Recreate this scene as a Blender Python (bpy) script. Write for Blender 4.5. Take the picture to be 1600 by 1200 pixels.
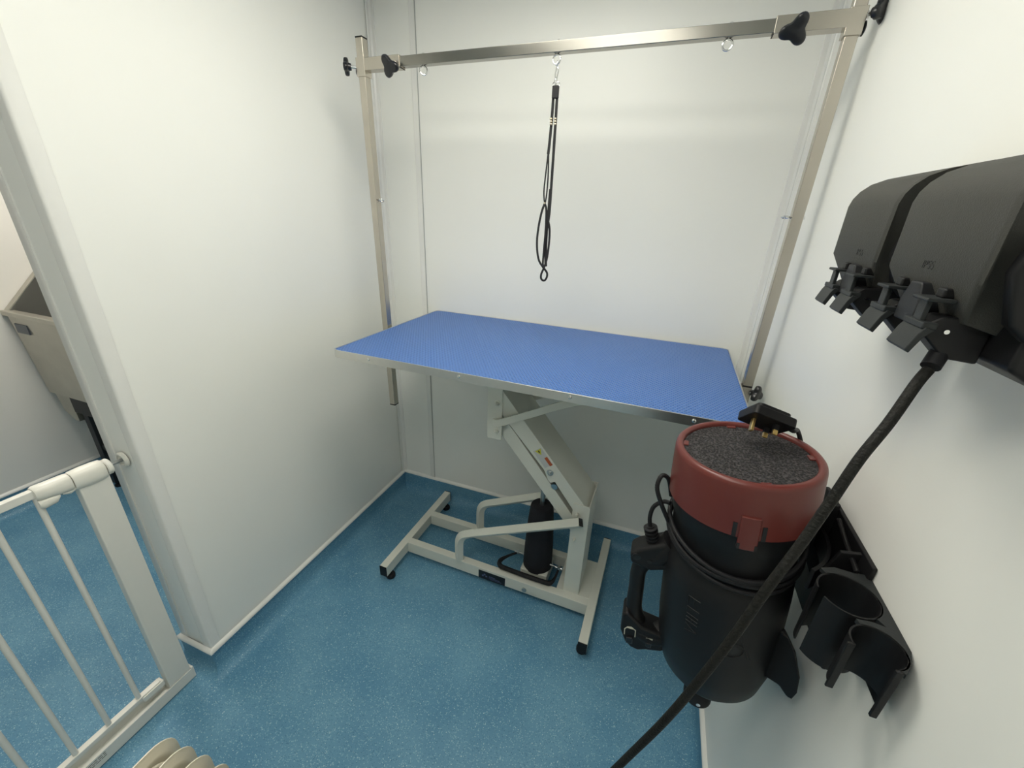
import bpy, bmesh, math, random
from mathutils import Vector, Matrix, Euler
random.seed(7)
PI = math.pi
scn = bpy.context.scene
for o in list(bpy.data.objects): bpy.data.objects.remove(o)
COL = scn.collection

# ------------------------------------------------------------ camera
cam_d = bpy.data.cameras.new('camera'); cam = bpy.data.objects.new('camera', cam_d); COL.objects.link(cam)
RIGHT = Vector((0.9382, 0.344, 0.0377)); DOWN = Vector((0.167, -0.3546, -0.92)); FWD = Vector((-0.3031, 0.8694, -0.3901))
cam.matrix_world = Matrix(((RIGHT.x, -DOWN.x, -FWD.x, 1.17467), (RIGHT.y, -DOWN.y, -FWD.y, -1.60486),
                           (RIGHT.z, -DOWN.z, -FWD.z, 1.46059), (0, 0, 0, 1)))
cam_d.sensor_width = 36; cam_d.lens = 636.5 / 1600 * 36; cam_d.clip_start = 0.01
scn.camera = cam
# ------------------------------------------------------------ world, exposure
w = bpy.data.worlds.new('world'); scn.world = w; w.use_nodes = True
w.node_tree.nodes['Background'].inputs[0].default_value = (0.8, 0.9, 1.0, 1)
w.node_tree.nodes['Background'].inputs[1].default_value = 0.02
scn.view_settings.view_transform = 'Standard'; scn.view_settings.look = 'None'
scn.view_settings.gamma = 1; scn.view_settings.use_curve_mapping = False
scn.view_settings.exposure = 0.0
PANEL_POWER = 11.3
REAR_FILL_POWER = 8.8
SIDE_POWER = 15.0
# room numbers
W = 1.506; YP = -1.0953; TP = 0.1436; CEIL = 2.2; XS = -1.635; H = 0.1; YB = -3.0; YG = -1.95

# ------------------------------------------------------------ materials
def node_mat(name):
    m = bpy.data.materials.new(name); m.use_nodes = True
    nt = m.node_tree; b = nt.nodes['Principled BSDF']
    return m, nt, b
def mat(name, col, rough=0.5, metal=0.0, var=0.04, scale=30, bump=0.0, bscale=200, spec=0.5, coat=0.0, stretch=None):
    m, nt, b = node_mat(name)
    tc = nt.nodes.new('ShaderNodeTexCoord'); n = nt.nodes.new('ShaderNodeTexNoise'); n.inputs['Scale'].default_value = scale
    n.inputs['Detail'].default_value = 4
    src = tc.outputs['Object']
    if stretch:
        mp = nt.nodes.new('ShaderNodeMapping'); mp.inputs['Scale'].default_value = stretch
        nt.links.new(src, mp.inputs[0]); src = mp.outputs[0]
    nt.links.new(src, n.inputs['Vector'])
    mix = nt.nodes.new('ShaderNodeMix'); mix.data_type = 'RGBA'
    mix.inputs[6].default_value = (*[c * (1 - var) for c in col], 1); mix.inputs[7].default_value = (*[min(1, c * (1 + var)) for c in col], 1)
    nt.links.new(n.outputs[0], mix.inputs[0]); nt.links.new(mix.outputs[2], b.inputs['Base Color'])
    b.inputs['Roughness'].default_value = rough; b.inputs['Metallic'].default_value = metal
    b.inputs['Specular IOR Level'].default_value = spec
    b.inputs['Coat Weight'].default_value = coat
    if bump:
        n2 = nt.nodes.new('ShaderNodeTexNoise'); n2.inputs['Scale'].default_value = bscale
        nt.links.new(tc.outputs['Object'], n2.inputs['Vector'])
        bp = nt.nodes.new('ShaderNodeBump'); bp.inputs['Strength'].default_value = bump; bp.inputs['Distance'].default_value = 0.002
        nt.links.new(n2.outputs[0], bp.inputs['Height']); nt.links.new(bp.outputs[0], b.inputs['Normal'])
    return m
def floor_mat():
    m, nt, b = node_mat('blue_safety_vinyl')
    tc = nt.nodes.new('ShaderNodeTexCoord')
    big = nt.nodes.new('ShaderNodeTexNoise'); big.inputs['Scale'].default_value = 5; big.inputs['Detail'].default_value = 6
    nt.links.new(tc.outputs['Object'], big.inputs['Vector'])
    r0 = nt.nodes.new('ShaderNodeValToRGB')
    r0.color_ramp.elements[0].position = .33; r0.color_ramp.elements[0].color = (0.095, 0.255, 0.40, 1)
    r0.color_ramp.elements[1].position = .62; r0.color_ramp.elements[1].color = (0.14, 0.32, 0.46, 1)
    nt.links.new(big.outputs[0], r0.inputs[0])
    def specks(scale, thr, col, prev, seed):
        mp = nt.nodes.new('ShaderNodeMapping'); mp.inputs['Location'].default_value = (seed, seed * 2, 0)
        nt.links.new(tc.outputs['Object'], mp.inputs[0])
        v = nt.nodes.new('ShaderNodeTexVoronoi'); v.inputs['Scale'].default_value = scale
        nt.links.new(mp.outputs[0], v.inputs['Vector'])
        sep = nt.nodes.new('ShaderNodeSeparateColor'); nt.links.new(v.outputs['Color'], sep.inputs[0])
        sz = nt.nodes.new('ShaderNodeMath'); sz.operation = 'MULTIPLY'; sz.inputs[1].default_value = thr
        nt.links.new(sep.outputs[0], sz.inputs[0])
        lt = nt.nodes.new('ShaderNodeMath'); lt.operation = 'LESS_THAN'
        nt.links.new(v.outputs['Distance'], lt.inputs[0]); nt.links.new(sz.outputs[0], lt.inputs[1])
        mx = nt.nodes.new('ShaderNodeMix'); mx.data_type = 'RGBA'
        nt.links.new(lt.outputs[0], mx.inputs[0]); nt.links.new(prev, mx.inputs[6]); mx.inputs[7].default_value = col
        return mx.outputs[2]
    c = specks(230, .40, (0.27, 0.47, 0.56, 1), r0.outputs[0], 0)
    c = specks(260, .36, (0.05, 0.17, 0.28, 1), c, 3)
    c = specks(120, .20, (0.45, 0.62, 0.65, 1), c, 7)
    nt.links.new(c, b.inputs['Base Color'])
    b.inputs['Roughness'].default_value = 0.42; b.inputs['Specular IOR Level'].default_value = 0.35
    n2 = nt.nodes.new('ShaderNodeTexNoise'); n2.inputs['Scale'].default_value = 350
    nt.links.new(tc.outputs['Object'], n2.inputs['Vector'])
    bp = nt.nodes.new('ShaderNodeBump'); bp.inputs['Strength'].default_value = .25; bp.inputs['Distance'].default_value = .001
    nt.links.new(n2.outputs[0], bp.inputs['Height']); nt.links.new(bp.outputs[0], b.inputs['Normal'])
    return m
def mat_mat():
    m, nt, b = node_mat('blue_ribbed_rubber')
    tc = nt.nodes.new('ShaderNodeTexCoord')
    outs = []
    for ang in (math.radians(32), math.radians(-32)):
        mp = nt.nodes.new('ShaderNodeMapping'); mp.inputs['Rotation'].default_value = (0, 0, ang)
        nt.links.new(tc.outputs['Object'], mp.inputs[0])
        wv = nt.nodes.new('ShaderNodeTexWave'); wv.inputs['Scale'].default_value = 36; wv.inputs['Distortion'].default_value = 0
        nt.links.new(mp.outputs[0], wv.inputs['Vector']); outs.append(wv.outputs['Fac'])
    mu = nt.nodes.new('ShaderNodeMath'); mu.operation = 'MULTIPLY'
    nt.links.new(outs[0], mu.inputs[0]); nt.links.new(outs[1], mu.inputs[1])
    r0 = nt.nodes.new('ShaderNodeValToRGB')
    r0.color_ramp.elements[0].color = (0.078, 0.195, 0.52, 1); r0.color_ramp.elements[1].color = (0.03, 0.11, 0.39, 1)
    nt.links.new(mu.outputs[0], r0.inputs[0]); nt.links.new(r0.outputs[0], b.inputs['Base Color'])
    bp = nt.nodes.new('ShaderNodeBump'); bp.inputs['Strength'].default_value = 1; bp.inputs['Distance'].default_value = .0022
    nt.links.new(mu.outputs[0], bp.inputs['Height']); nt.links.new(bp.outputs[0], b.inputs['Normal'])
    b.inputs['Roughness'].default_value = 0.36
    return m
def foam_mat():
    m, nt, b = node_mat('black_open_cell_foam')
    tc = nt.nodes.new('ShaderNodeTexCoord')
    v = nt.nodes.new('ShaderNodeTexVoronoi'); v.inputs['Scale'].default_value = 300
    nt.links.new(tc.outputs['Object'], v.inputs['Vector'])
    r0 = nt.nodes.new('ShaderNodeValToRGB')
    r0.color_ramp.elements[0].position = .38; r0.color_ramp.elements[0].color = (0.003, 0.003, 0.004, 1)
    r0.color_ramp.elements[1].position = .75; r0.color_ramp.elements[1].color = (0.062, 0.055, 0.058, 1)
    nt.links.new(v.outputs['Distance'], r0.inputs[0]); nt.links.new(r0.outputs[0], b.inputs['Base Color'])
    bp = nt.nodes.new('ShaderNodeBump'); bp.inputs['Strength'].default_value = 1; bp.inputs['Distance'].default_value = .003
    nt.links.new(v.outputs['Distance'], bp.inputs['Height']); nt.links.new(bp.outputs[0], b.inputs['Normal'])
    b.inputs['Roughness'].default_value = .75
    return m
def emit(name, col, s):
    m, nt, b = node_mat(name)
    b.inputs['Base Color'].default_value = (.9, .9, .9, 1)
    b.inputs['Emission Color'].default_value = (*col, 1); b.inputs['Emission Strength'].default_value = s
    return m
M = {}
M['wall'] = mat('white_wall_cladding', (.885, .89, .85), .34, var=.012, scale=3, bump=.04, bscale=25, spec=.3)
M['wside'] = mat('side_room_cladding', (.84, .82, .77), .35, var=.02, scale=3)
M['ceil'] = mat('ceiling_board', (.86, .86, .84), .7)
M['trim'] = mat('white_pvc_trim', (.82, .82, .79), .25, var=.02)
M['seam'] = mat('wall_joint_shadow_line', (.42, .43, .42), .5)
M['floor'] = floor_mat()
M['mat'] = mat_mat()
M['alu'] = mat('brushed_aluminium', (.72, .71, .68), .33, 1.0, var=.05, scale=60)
M['steel'] = mat('stainless_steel_tube', (.52, .485, .425), .27, 1.0, var=.22, scale=9, stretch=(1, 1, .5))
M['steel_bar'] = mat('darkened_stainless_crossbar', (.33, .32, .29), .24, 1.0, var=.2, scale=9)  # post steel darkened in colour for the dim room end its face reflects
M['chrome'] = mat('chrome', (.8, .8, .8), .12, 1.0)
M['zinc'] = mat('zinc_bolt', (.5, .52, .52), .3, 1.0)
M['frame'] = mat('cream_powder_coat', (.70, .71, .64), .38, var=.03, scale=12, bump=.08, bscale=500)
M['plastic'] = mat('black_plastic', (.010, .010, .011), .46, bump=.05, bscale=600, spec=.28)
M['knob'] = mat('black_knob_plastic', (.010, .011, .014), .3)
M['socket'] = mat('charcoal_textured_plastic', (.055, .055, .049), .6, spec=.3, var=.06, scale=80, bump=.35, bscale=900)
M['latch'] = mat('dark_grey_latch_plastic', (.022, .025, .026), .45, spec=.3, bump=.1, bscale=700)
M['rubber'] = mat('black_rubber', (.010, .010, .012), .6, spec=.3)
M['dust'] = mat('scuffed_black_cable_rubber', (.007, .007, .0055), .6, var=.9, spec=.25, scale=160, bump=.6, bscale=400)
M['sleeve'] = mat('black_fabric_sleeve', (.008, .008, .012), .85, bump=.4, bscale=300)
M['red'] = mat('maroon_red_plastic', (.13, .026, .021), .34, var=.06, scale=14)
M['foam'] = foam_mat()
M['brass'] = mat('brass', (.75, .52, .20), .28, 1.0)
M['web'] = mat('black_nylon_webbing', (.010, .010, .012), .7, bump=.3, bscale=800)
M['bead'] = mat('pale_metal_bead', (.6, .52, .38), .35, .6)
M['gate'] = mat('white_gate_enamel', (.76, .755, .70), .3, var=.02)
M['gplast'] = mat('ivory_gate_plastic', (.80, .79, .72), .33, var=.02)
M['rad'] = mat('cream_radiator_enamel', (.66, .62, .50), .28, var=.05, scale=10)
M['tub'] = mat('satin_stainless_sheet', (.50, .48, .42), .34, .85, var=.12, scale=14)
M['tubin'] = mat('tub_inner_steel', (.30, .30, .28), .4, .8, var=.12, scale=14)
M['black'] = mat('matt_black_sheet', (.009, .010, .012), .5)
M['navy'] = mat('black_logo_plate', (.006, .007, .010), .3)
M['logo'] = mat('faded_blue_logo_print', (.10, .12, .24), .4)
M['grey'] = mat('grey_print', (.09, .10, .12), .4)
M['yellow'] = mat('warning_yellow', (.60, .58, .06), .45)
M['orange'] = mat('warning_orange', (.45, .10, .03), .45)
M['paper'] = mat('sticker_white', (.55, .56, .55), .4)
M['cream'] = mat('cream_print', (.50, .50, .42), .5)
M['engrave'] = mat('engraved_dark', (.014, .014, .013), .5)
M['led'] = emit('led_panel_diffuser', (1.0, .965, .85), PANEL_POWER)
M['rear_fill'] = emit('fill_panel_entrance', (1.0, .965, .87), REAR_FILL_POWER)
M['led2'] = emit('led_panel_side_room', (1.0, .95, .86), SIDE_POWER)

# ------------------------------------------------------------ mesh helpers
def finish(name, bm, m, parent=None, smooth=True, bevel=0.0, seg=2, ang=35):
    bmesh.ops.recalc_face_normals(bm, faces=bm.faces)
    me = bpy.data.meshes.new(name); bm.to_mesh(me); bm.free()
    o = bpy.data.objects.new(name, me); COL.objects.link(o)
    me.materials.append(m)
    if smooth:
        me.polygons.foreach_set('use_smooth', [True] * len(me.polygons)); me.set_sharp_from_angle(angle=math.radians(ang))
    if bevel:
        b = o.modifiers.new('bevel', 'BEVEL'); b.width = bevel; b.segments = seg; b.limit_method = 'ANGLE'; b.angle_limit = math.radians(40)
        b.harden_normals = True
    if parent:
        o.parent = parent
        if parent.get('_world'):
            me.transform(parent.matrix_world_inv if False else Matrix.Translation(-parent.location))
    return o
def NB(): return bmesh.new()
def box(bm, lo, hi, M4=None):
    v = [bm.verts.new((x, y, z)) for x in (lo[0], hi[0]) for y in (lo[1], hi[1]) for z in (lo[2], hi[2])]
    for f in ((0, 1, 3, 2), (4, 6, 7, 5), (0, 4, 5, 1), (2, 3, 7, 6), (0, 2, 6, 4), (1, 5, 7, 3)): bm.faces.new([v[i] for i in f])
    if M4 is not None: bmesh.ops.transform(bm, matrix=M4, verts=v)
    return v
def prism(bm, pts, d, axis='y', lo=0.0):
    """polygon pts (2D) extruded from lo to lo+d along axis; (a,b) are the two other axes in order x,y,z"""
    def mk(a, b, t):
        return {'y': (a, t, b), 'x': (t, a, b), 'z': (a, b, t)}[axis]
    A = [bm.verts.new(mk(a, b, lo)) for a, b in pts]; B = [bm.verts.new(mk(a, b, lo + d)) for a, b in pts]
    bm.faces.new(A); bm.faces.new(B[::-1]); n = len(pts)
    for i in range(n): bm.faces.new((A[i], B[i], B[(i + 1) % n], A[(i + 1) % n]))
    return A + B
def frames(P, closed=False, up=None):
    n = len(P); T = []
    for i in range(n):
        a = P[(i - 1) % n] if (closed or i > 0) else P[i]; b = P[(i + 1) % n] if (closed or i < n - 1) else P[i]
        T.append((b - a).normalized())
    u = Vector(up) if up else (Vector((0, 0, 1)) if abs(T[0].z) < .9 else Vector((0, 1, 0)))
    N = []
    for t in T:
        if up: u = Vector(up)
        u2 = u - t * u.dot(t)
        if u2.length < 1e-4: u2 = t.orthogonal()
        u2.normalize(); N.append(u2); u = u2
    return T, N
def tube(bm, pts, r, seg=12, closed=False, caps=True, section=None, up=None, flat=(1, 1)):
    P = [Vector(p) for p in pts]; T, N = frames(P, closed, up); rings = []
    for i, p in enumerate(P):
        rr = r[i] if isinstance(r, (list, tuple)) else r
        b = T[i].cross(N[i])
        if section: ring = [bm.verts.new(p + N[i] * s[0] + b * s[1]) for s in section]
        else: ring = [bm.verts.new(p + (N[i] * math.cos(2 * PI * k / seg) * flat[0] + b * math.sin(2 * PI * k / seg) * flat[1]) * rr) for k in range(seg)]
        rings.append(ring)
    n = len(rings); k = len(rings[0])
    for i in range(n if closed else n - 1):
        A, B = rings[i], rings[(i + 1) % n]
        for j in range(k): bm.faces.new((A[j], A[(j + 1) % k], B[(j + 1) % k], B[j]))
    if caps and not closed:
        bm.faces.new(rings[0][::-1]); bm.faces.new(rings[-1])
    return rings
def smooth_path(pts, n=8, closed=False):
    P = [Vector(p) for p in pts]; out = []; m = len(P)
    for i in range(m if closed else m - 1):
        if closed: p0, p1, p2, p3 = P[(i - 1) % m], P[i], P[(i + 1) % m], P[(i + 2) % m]
        else: p0, p1, p2, p3 = P[max(i - 1, 0)], P[i], P[i + 1], P[min(i + 2, m - 1)]
        for k in range(n):
            t = k / n
            out.append(.5 * ((2 * p1) + (-p0 + p2) * t + (2 * p0 - 5 * p1 + 4 * p2 - p3) * t * t + (-p0 + 3 * p1 - 3 * p2 + p3) * t ** 3))
    if not closed: out.append(P[-1])
    return out
def lerp_r(rs, n):
    out = []
    for i in range(len(rs) - 1):
        for k in range(n): out.append(rs[i] + (rs[i + 1] - rs[i]) * k / n)
    return out + [rs[-1]]
def lathe(bm, prof, seg=48, M4=None, cap=True):
    rings = []
    new = []
    for r, z in prof:
        if r < 1e-6: ring = [bm.verts.new((0, 0, z))]
        else: ring = [bm.verts.new((r * math.cos(2 * PI * k / seg), r * math.sin(2 * PI * k / seg), z)) for k in range(seg)]
        rings.append(ring); new += ring
    for A, B in zip(rings, rings[1:]):
        for j in range(seg):
            a, a2 = (A[j], A[(j + 1) % seg]) if len(A) > 1 else (A[0], A[0])
            b, b2 = (B[j], B[(j + 1) % seg]) if len(B) > 1 else (B[0], B[0])
            fs = []
            for v in (a, a2, b2, b):
                if v not in fs: fs.append(v)
            if len(fs) > 2: bm.faces.new(fs)
    if cap:
        for R in (rings[0], rings[-1]):
            if len(R) > 2: bm.faces.new(R)
    if M4 is not None: bmesh.ops.transform(bm, matrix=M4, verts=new)
    return new
def cyl(bm, a, b, r, seg=20, r2=None):
    a, b = Vector(a), Vector(b); d = b - a
    q = d.to_track_quat('Z', 'Y').to_matrix().to_4x4()
    return lathe(bm, [(r, 0), (r if r2 is None else r2, d.length)], seg, Matrix.Translation(a) @ q)
def torus(bm, c, R, r, axis, seg=28, s2=10, a0=0, a1=2 * PI):
    c = Vector(c); ax = Vector(axis).normalized(); u = ax.orthogonal().normalized(); v = ax.cross(u)
    full = abs(a1 - a0 - 2 * PI) < 1e-6; n = seg if full else seg + 1
    P = [c + (u * math.cos(a0 + (a1 - a0) * k / seg) + v * math.sin(a0 + (a1 - a0) * k / seg)) * R for k in range(n)]
    tube(bm, P, r, s2, closed=full, up=tuple(ax))
def rrect(x0, y0, x1, y1, r, n=5):
    out = []
    for cx, cy, a in ((x1 - r, y1 - r, 0), (x0 + r, y1 - r, 90), (x0 + r, y0 + r, 180), (x1 - r, y0 + r, 270)):
        for k in range(n + 1):
            t = math.radians(a + 90 * k / n); out.append((cx + r * math.cos(t), cy + r * math.sin(t)))
    return out
def struct(name, bm, m, **k):
    o = finish(name, bm, m, **k); o['kind'] = 'structure'; return o
def thing(name, label, cat, loc=(0, 0, 0), mat4=None, group=None):
    o = bpy.data.objects.new(name, None); COL.objects.link(o); o.empty_display_size = .05
    if mat4 is not None: o.matrix_world = mat4
    else: o.location = loc
    o['label'] = label; o['category'] = cat
    if group: o['group'] = group
    return o
class Part:
    """adds meshes given in world coordinates to a thing whose Empty sits at its base"""
    def __init__(s, root, off=(0, 0, 0)): s.root = root; s.inv = Matrix.Translation(-Vector(off))
    def __call__(s, name, bm, m, parent=None, label=None, **k):
        bmesh.ops.transform(bm, matrix=s.inv, verts=bm.verts)
        o = finish(name, bm, m, **k); o.parent = parent or s.root
        if label: o['label'] = label
        return o

# ------------------------------------------------------------ the room
bm = NB(); box(bm, (XS - .1, YB - .1, -.05), (W + .1, .1, 0)); struct('floor', bm, M['floor'], smooth=False)
bm = NB(); box(bm, (XS - .1, YB - .1, CEIL), (W + .1, .1, CEIL + .05)); struct('ceiling', bm, M['ceil'], smooth=False)
bm = NB(); box(bm, (-TP, 0, 0), (W + .1, .1, CEIL)); struct('wall_back', bm, M['wall'], smooth=False)
bm = NB(); box(bm, (-TP + .003, YP + .003, 0), (-.003, 0, CEIL)); struct('wall_left', bm, M['wall'], smooth=False)
bm = NB(); box(bm, (W, YB, 0), (W + .1, 0, CEIL)); struct('wall_right', bm, M['wall'], smooth=False)
bm = NB(); box(bm, (XS - .1, YB - .1, 0), (W + .1, YB, CEIL)); struct('wall_front', bm, M['wall'], smooth=False)
bm = NB(); box(bm, (XS - .1, YB, 0), (XS, .1, CEIL)); struct('wall_side_room', bm, M['wside'], smooth=False)
bm = NB(); box(bm, (XS, 0, 0), (-TP, .1, CEIL)); struct('wall_side_room_back', bm, M['wside'], smooth=False)
bm = NB(); box(bm, (-TP, YB, 0), (0, YG, CEIL)); struct('wall_gate_side', bm, M['wall'], smooth=False)
# coved vinyl skirting (blue vinyl turned up the wall) and its white capping strip
def cove_profile(h=H, r=.045, t=.004):
    pts = [(0, 0), (r + t + .03, 0.0005)]
    for k in range(7):
        a = PI / 2 * k / 6; pts.append((t + r - r * math.sin(a), r - r * math.cos(a) + .0008))
    pts += [(t, h), (0, h)]
    return pts
def run(bm, A, B, inward, prof, mA=0, mB=0):
    """profile (distance off the wall, height) swept from A to B; mitre +1 round an outer corner, -1 into an inner one"""
    A, B = Vector(A), Vector(B); iv = Vector(inward); dr = (B - A).normalized()
    ra = [bm.verts.new(A - dr * mA * p[0] + iv * p[0] + Vector((0, 0, p[1]))) for p in prof]
    rb = [bm.verts.new(B + dr * mB * p[0] + iv * p[0] + Vector((0, 0, p[1]))) for p in prof]
    n = len(prof)
    for i in range(n): bm.faces.new((ra[i], rb[i], rb[(i + 1) % n], ra[(i + 1) % n]))
    bm.faces.new(ra); bm.faces.new(rb[::-1])
def cap_profile(z=H, t=.011, h=.016):
    return [(0, z - .002), (t * .6, z - .002), (t, z + .002), (t, z + .006), (t * .7, z + .011), (t * .3, z + h - .002), (0, z + h)]
runs = [('back', (0, 0, 0), (W, 0, 0), (0, -1, 0), -1, -1), ('left', (0, 0, 0), (0, YP, 0), (1, 0, 0), -1, 1),
        ('right', (W, 0, 0), (W, YB, 0), (-1, 0, 0), -1, -1), ('partition_end', (-TP, YP, 0), (0, YP, 0), (0, -1, 0), 1, 1),
        ('side_room', (XS, 0, 0), (XS, YB, 0), (1, 0, 0), -1, -1), ('partition_rear', (-TP, YP, 0), (-TP, 0, 0), (-1, 0, 0), 1, -1),
        ('side_room_back', (XS, 0, 0), (-TP, 0, 0), (0, -1, 0), -1, -1), ('gate_side', (-TP, YG, 0), (0, YG, 0), (0, 1, 0), 1, 1)]
for i, (nm, A, B, iv, mA, mB) in enumerate(runs):
    bm = NB(); run(bm, A, B, iv, cove_profile(), mA, mB); struct('baseboard_' + nm, bm, M['floor'])
    bm = NB(); run(bm, A, B, iv, cap_profile(), mA, mB); struct('trim_%d' % (i + 1), bm, M['trim'])
# wall joint and corner strips
def strip(n, lo, hi, m='trim', bevel=.0015):
    bm = NB(); box(bm, lo, hi); return struct('trim_%d' % n, bm, M[m], bevel=bevel)
strip(20, (.168, -.003, H + .014), (.192, .002, CEIL))
strip(21, (.1925, -.0034, H + .014), (.1945, .002, CEIL), 'seam', 0)
bm = NB(); prism(bm, [(0, 0), (.022, 0), (.020, -.003), (.009, -.004), (.004, -.009), (.003, -.020), (0, -.022)], CEIL - H - .014, 'z', H + .014); struct('trim_22', bm, M['trim'])
bm = NB(); prism(bm, [(W, 0), (W - .024, 0), (W - .022, -.003), (W - .009, -.004), (W - .004, -.009), (W - .003, -.020), (W, -.022)], CEIL - H - .014, 'z', H + .014); struct('trim_23', bm, M['trim'])
# angle strips on the free end of the partition
bm = NB(); prism(bm, [(.0, YP + .032), (.0, YP + .006), (-.003, YP + .0015), (-.007, YP), (-.034, YP), (-.034, YP + .004), (-.004, YP + .004), (-.004, YP + .032)], CEIL - H - .014, 'z', H + .014); struct('trim_24', bm, M['trim'], ang=50)
bm = NB(); prism(bm, [(-TP, YP + .032), (-TP, YP + .004), (-TP + .004, YP), (-TP + .034, YP), (-TP + .034, YP + .004), (-TP + .004, YP + .004), (-TP + .004, YP + .032)], CEIL - H - .014, 'z', H + .014); struct('trim_25', bm, M['trim'], ang=50)

# ------------------------------------------------------------ lights
def ceiling_light(cx, cy, sx, sy, m, label):
    t = thing('ceiling_light', label, 'light', (cx, cy, CEIL)); P = Part(t, (cx, cy, CEIL))
    bm = NB()
    for lo, hi in (((cx - sx, cy - sy), (cx + sx, cy - sy + .02)), ((cx - sx, cy + sy - .02), (cx + sx, cy + sy)),
                   ((cx - sx, cy - sy + .02), (cx - sx + .02, cy + sy - .02)), ((cx + sx - .02, cy - sy + .02), (cx + sx, cy + sy - .02))):
        box(bm, (*lo, CEIL - .012), (*hi, CEIL))
    P('frame', bm, M['trim'])
    bm = NB(); box(bm, (cx - sx + .02, cy - sy + .02, CEIL - .009), (cx + sx - .02, cy + sy - .02, CEIL - .001)); P('diffuser', bm, m, smooth=False)
ceiling_light(.77, -.82, .29, .29, M['led'], 'square white LED panel in the ceiling above the blue table')
ceiling_light(.78, -1.75, .29, .29, M['rear_fill'], 'added square white fill panel on the ceiling at the entrance end of the room')  # unseen panel added to brighten the gate, floor and lower walls
ceiling_light(-.95, -.75, .30, .30, M['led2'], 'square white LED panel in the side room ceiling above the steel tub')

# ------------------------------------------------------------ grooming table (local frame: x along the table, y to the back)
TX, TY, TH = 0.2271, -0.6384, -0.0202
TM = Matrix.Translation((TX, TY, 0)) @ Matrix.Rotation(TH, 4, 'Z')
tab = thing('grooming_table', 'blue-topped grooming table on a cream hydraulic lift base', 'grooming table', mat4=TM)
def TP_(name, bm, m, parent=None, label=None, **k):
    o = finish(name, bm, m, **k); o.parent = parent or tab
    if label: o['label'] = label
    return o
L, D, ZT = 1.2, .6415, 1.0363
bm = NB(); prism(bm, rrect(.003, .003, L - .003, D - .003, .018), .0208, 'z', ZT - .0225); TP_('tabletop', bm, M['mat'], label='blue ribbed rubber top', bevel=.001)
# aluminium edging
bm = NB(); o_ = rrect(0, 0, L, D, .02); i_ = rrect(.0032, .0032, L - .0032, D - .0032, .0175)
zs = (ZT - .0255, ZT)
vo = [[bm.verts.new((x, y, z)) for x, y in o_] for z in zs]; vi = [[bm.verts.new((x, y, z)) for x, y in i_] for z in zs]
n = len(o_)
for k in range(n):
    j = (k + 1) % n
    bm.faces.new((vo[0][k], vo[0][j], vo[1][j], vo[1][k])); bm.faces.new((vi[0][k], vi[1][k], vi[1][j], vi[0][j]))
    bm.faces.new((vo[1][k], vo[1][j], vi[1][j], vi[1][k])); bm.faces.new((vo[0][k], vi[0][k], vi[0][j], vo[0][j]))
edge = TP_('edge_trim', bm, M['alu'], bevel=.0006, label='aluminium edge strip')
for sx in (.142, .454, .776, 1.073):
    bm = NB(); lathe(bm, [(0, .003), (.002, .0032), (.0045, .0018), (.005, 0)], 16, Matrix.Translation((sx, 0, ZT - .011)) @ Matrix.Rotation(PI / 2, 4, 'X'), cap=False)
    TP_('screw', bm, M['chrome'], edge)
bm = NB()
for a, b in (((.30, .20, ZT - .065), (1.05, .24, ZT - .026)), ((.30, .40, ZT - .065), (1.05, .44, ZT - .026)), ((.30, .24, ZT - .065), (.34, .40, ZT - .026)), ((1.01, .24, ZT - .065), (1.05, .40, ZT - .026))): box(bm, a, b)
box(bm, (.01, .01, ZT - .0262), (L - .01, D - .01, ZT - .0226))
TP_('under_frame', bm, M['frame'])
# upper mount bracket (channel)
bm = NB()
box(bm, (.438, .238, .697), (.494, .243, ZT - .03)); box(bm, (.438, .397, .697), (.494, .402, ZT - .03)); box(bm, (.438, .243, .697), (.443, .397, ZT - .03))
mount = TP_('mount_bracket', bm, M['frame'], bevel=.001)
def bolt(x, z, y=.238, r=.008, parent=None, m='zinc'):
    bm = NB(); R = Matrix.Translation((x, y, z)) @ Matrix.Rotation(PI / 2, 4, 'X')
    lathe(bm, [(r * 1.45, 0), (r * 1.45, .0015), (r * 1.3, .002)], 24, R); lathe(bm, [(r, .002), (r, .008), (r * .85, .0095)], 6, R)
    lathe(bm, [(r * .5, .0095), (r * .5, .014), (r * .4, .0145)], 12, R)
    return TP_('bolt', bm, M[m], parent)
bolt(.476, .842, parent=mount, m='frame'); bolt(.475, .732, parent=mount, m='frame')
# thick arm: channel with front and rear flange and top web
def line_z(x, x0, z0, s): return z0 + (x - x0) * s
flange = [(.452, .938), (.836, .487), (.820, .462), (.800, .432), (.776, .480), (.703, .576), (.688, .566), (.676, .578), (.661, .613), (.452, .842)]
bm = NB(); prism(bm, flange, .005, 'y', .243); prism(bm, flange, .005, 'y', .392)
web = [(.452, .938), (.836, .487), (.8325, .484), (.449, .934)]; prism(bm, web, .150, 'y', .2445)
arm = TP_('lift_arm', bm, M['frame'], bevel=.0012, label='wide upper lift arm')
bolt(.683, .610, .243, .0085, arm)
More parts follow.
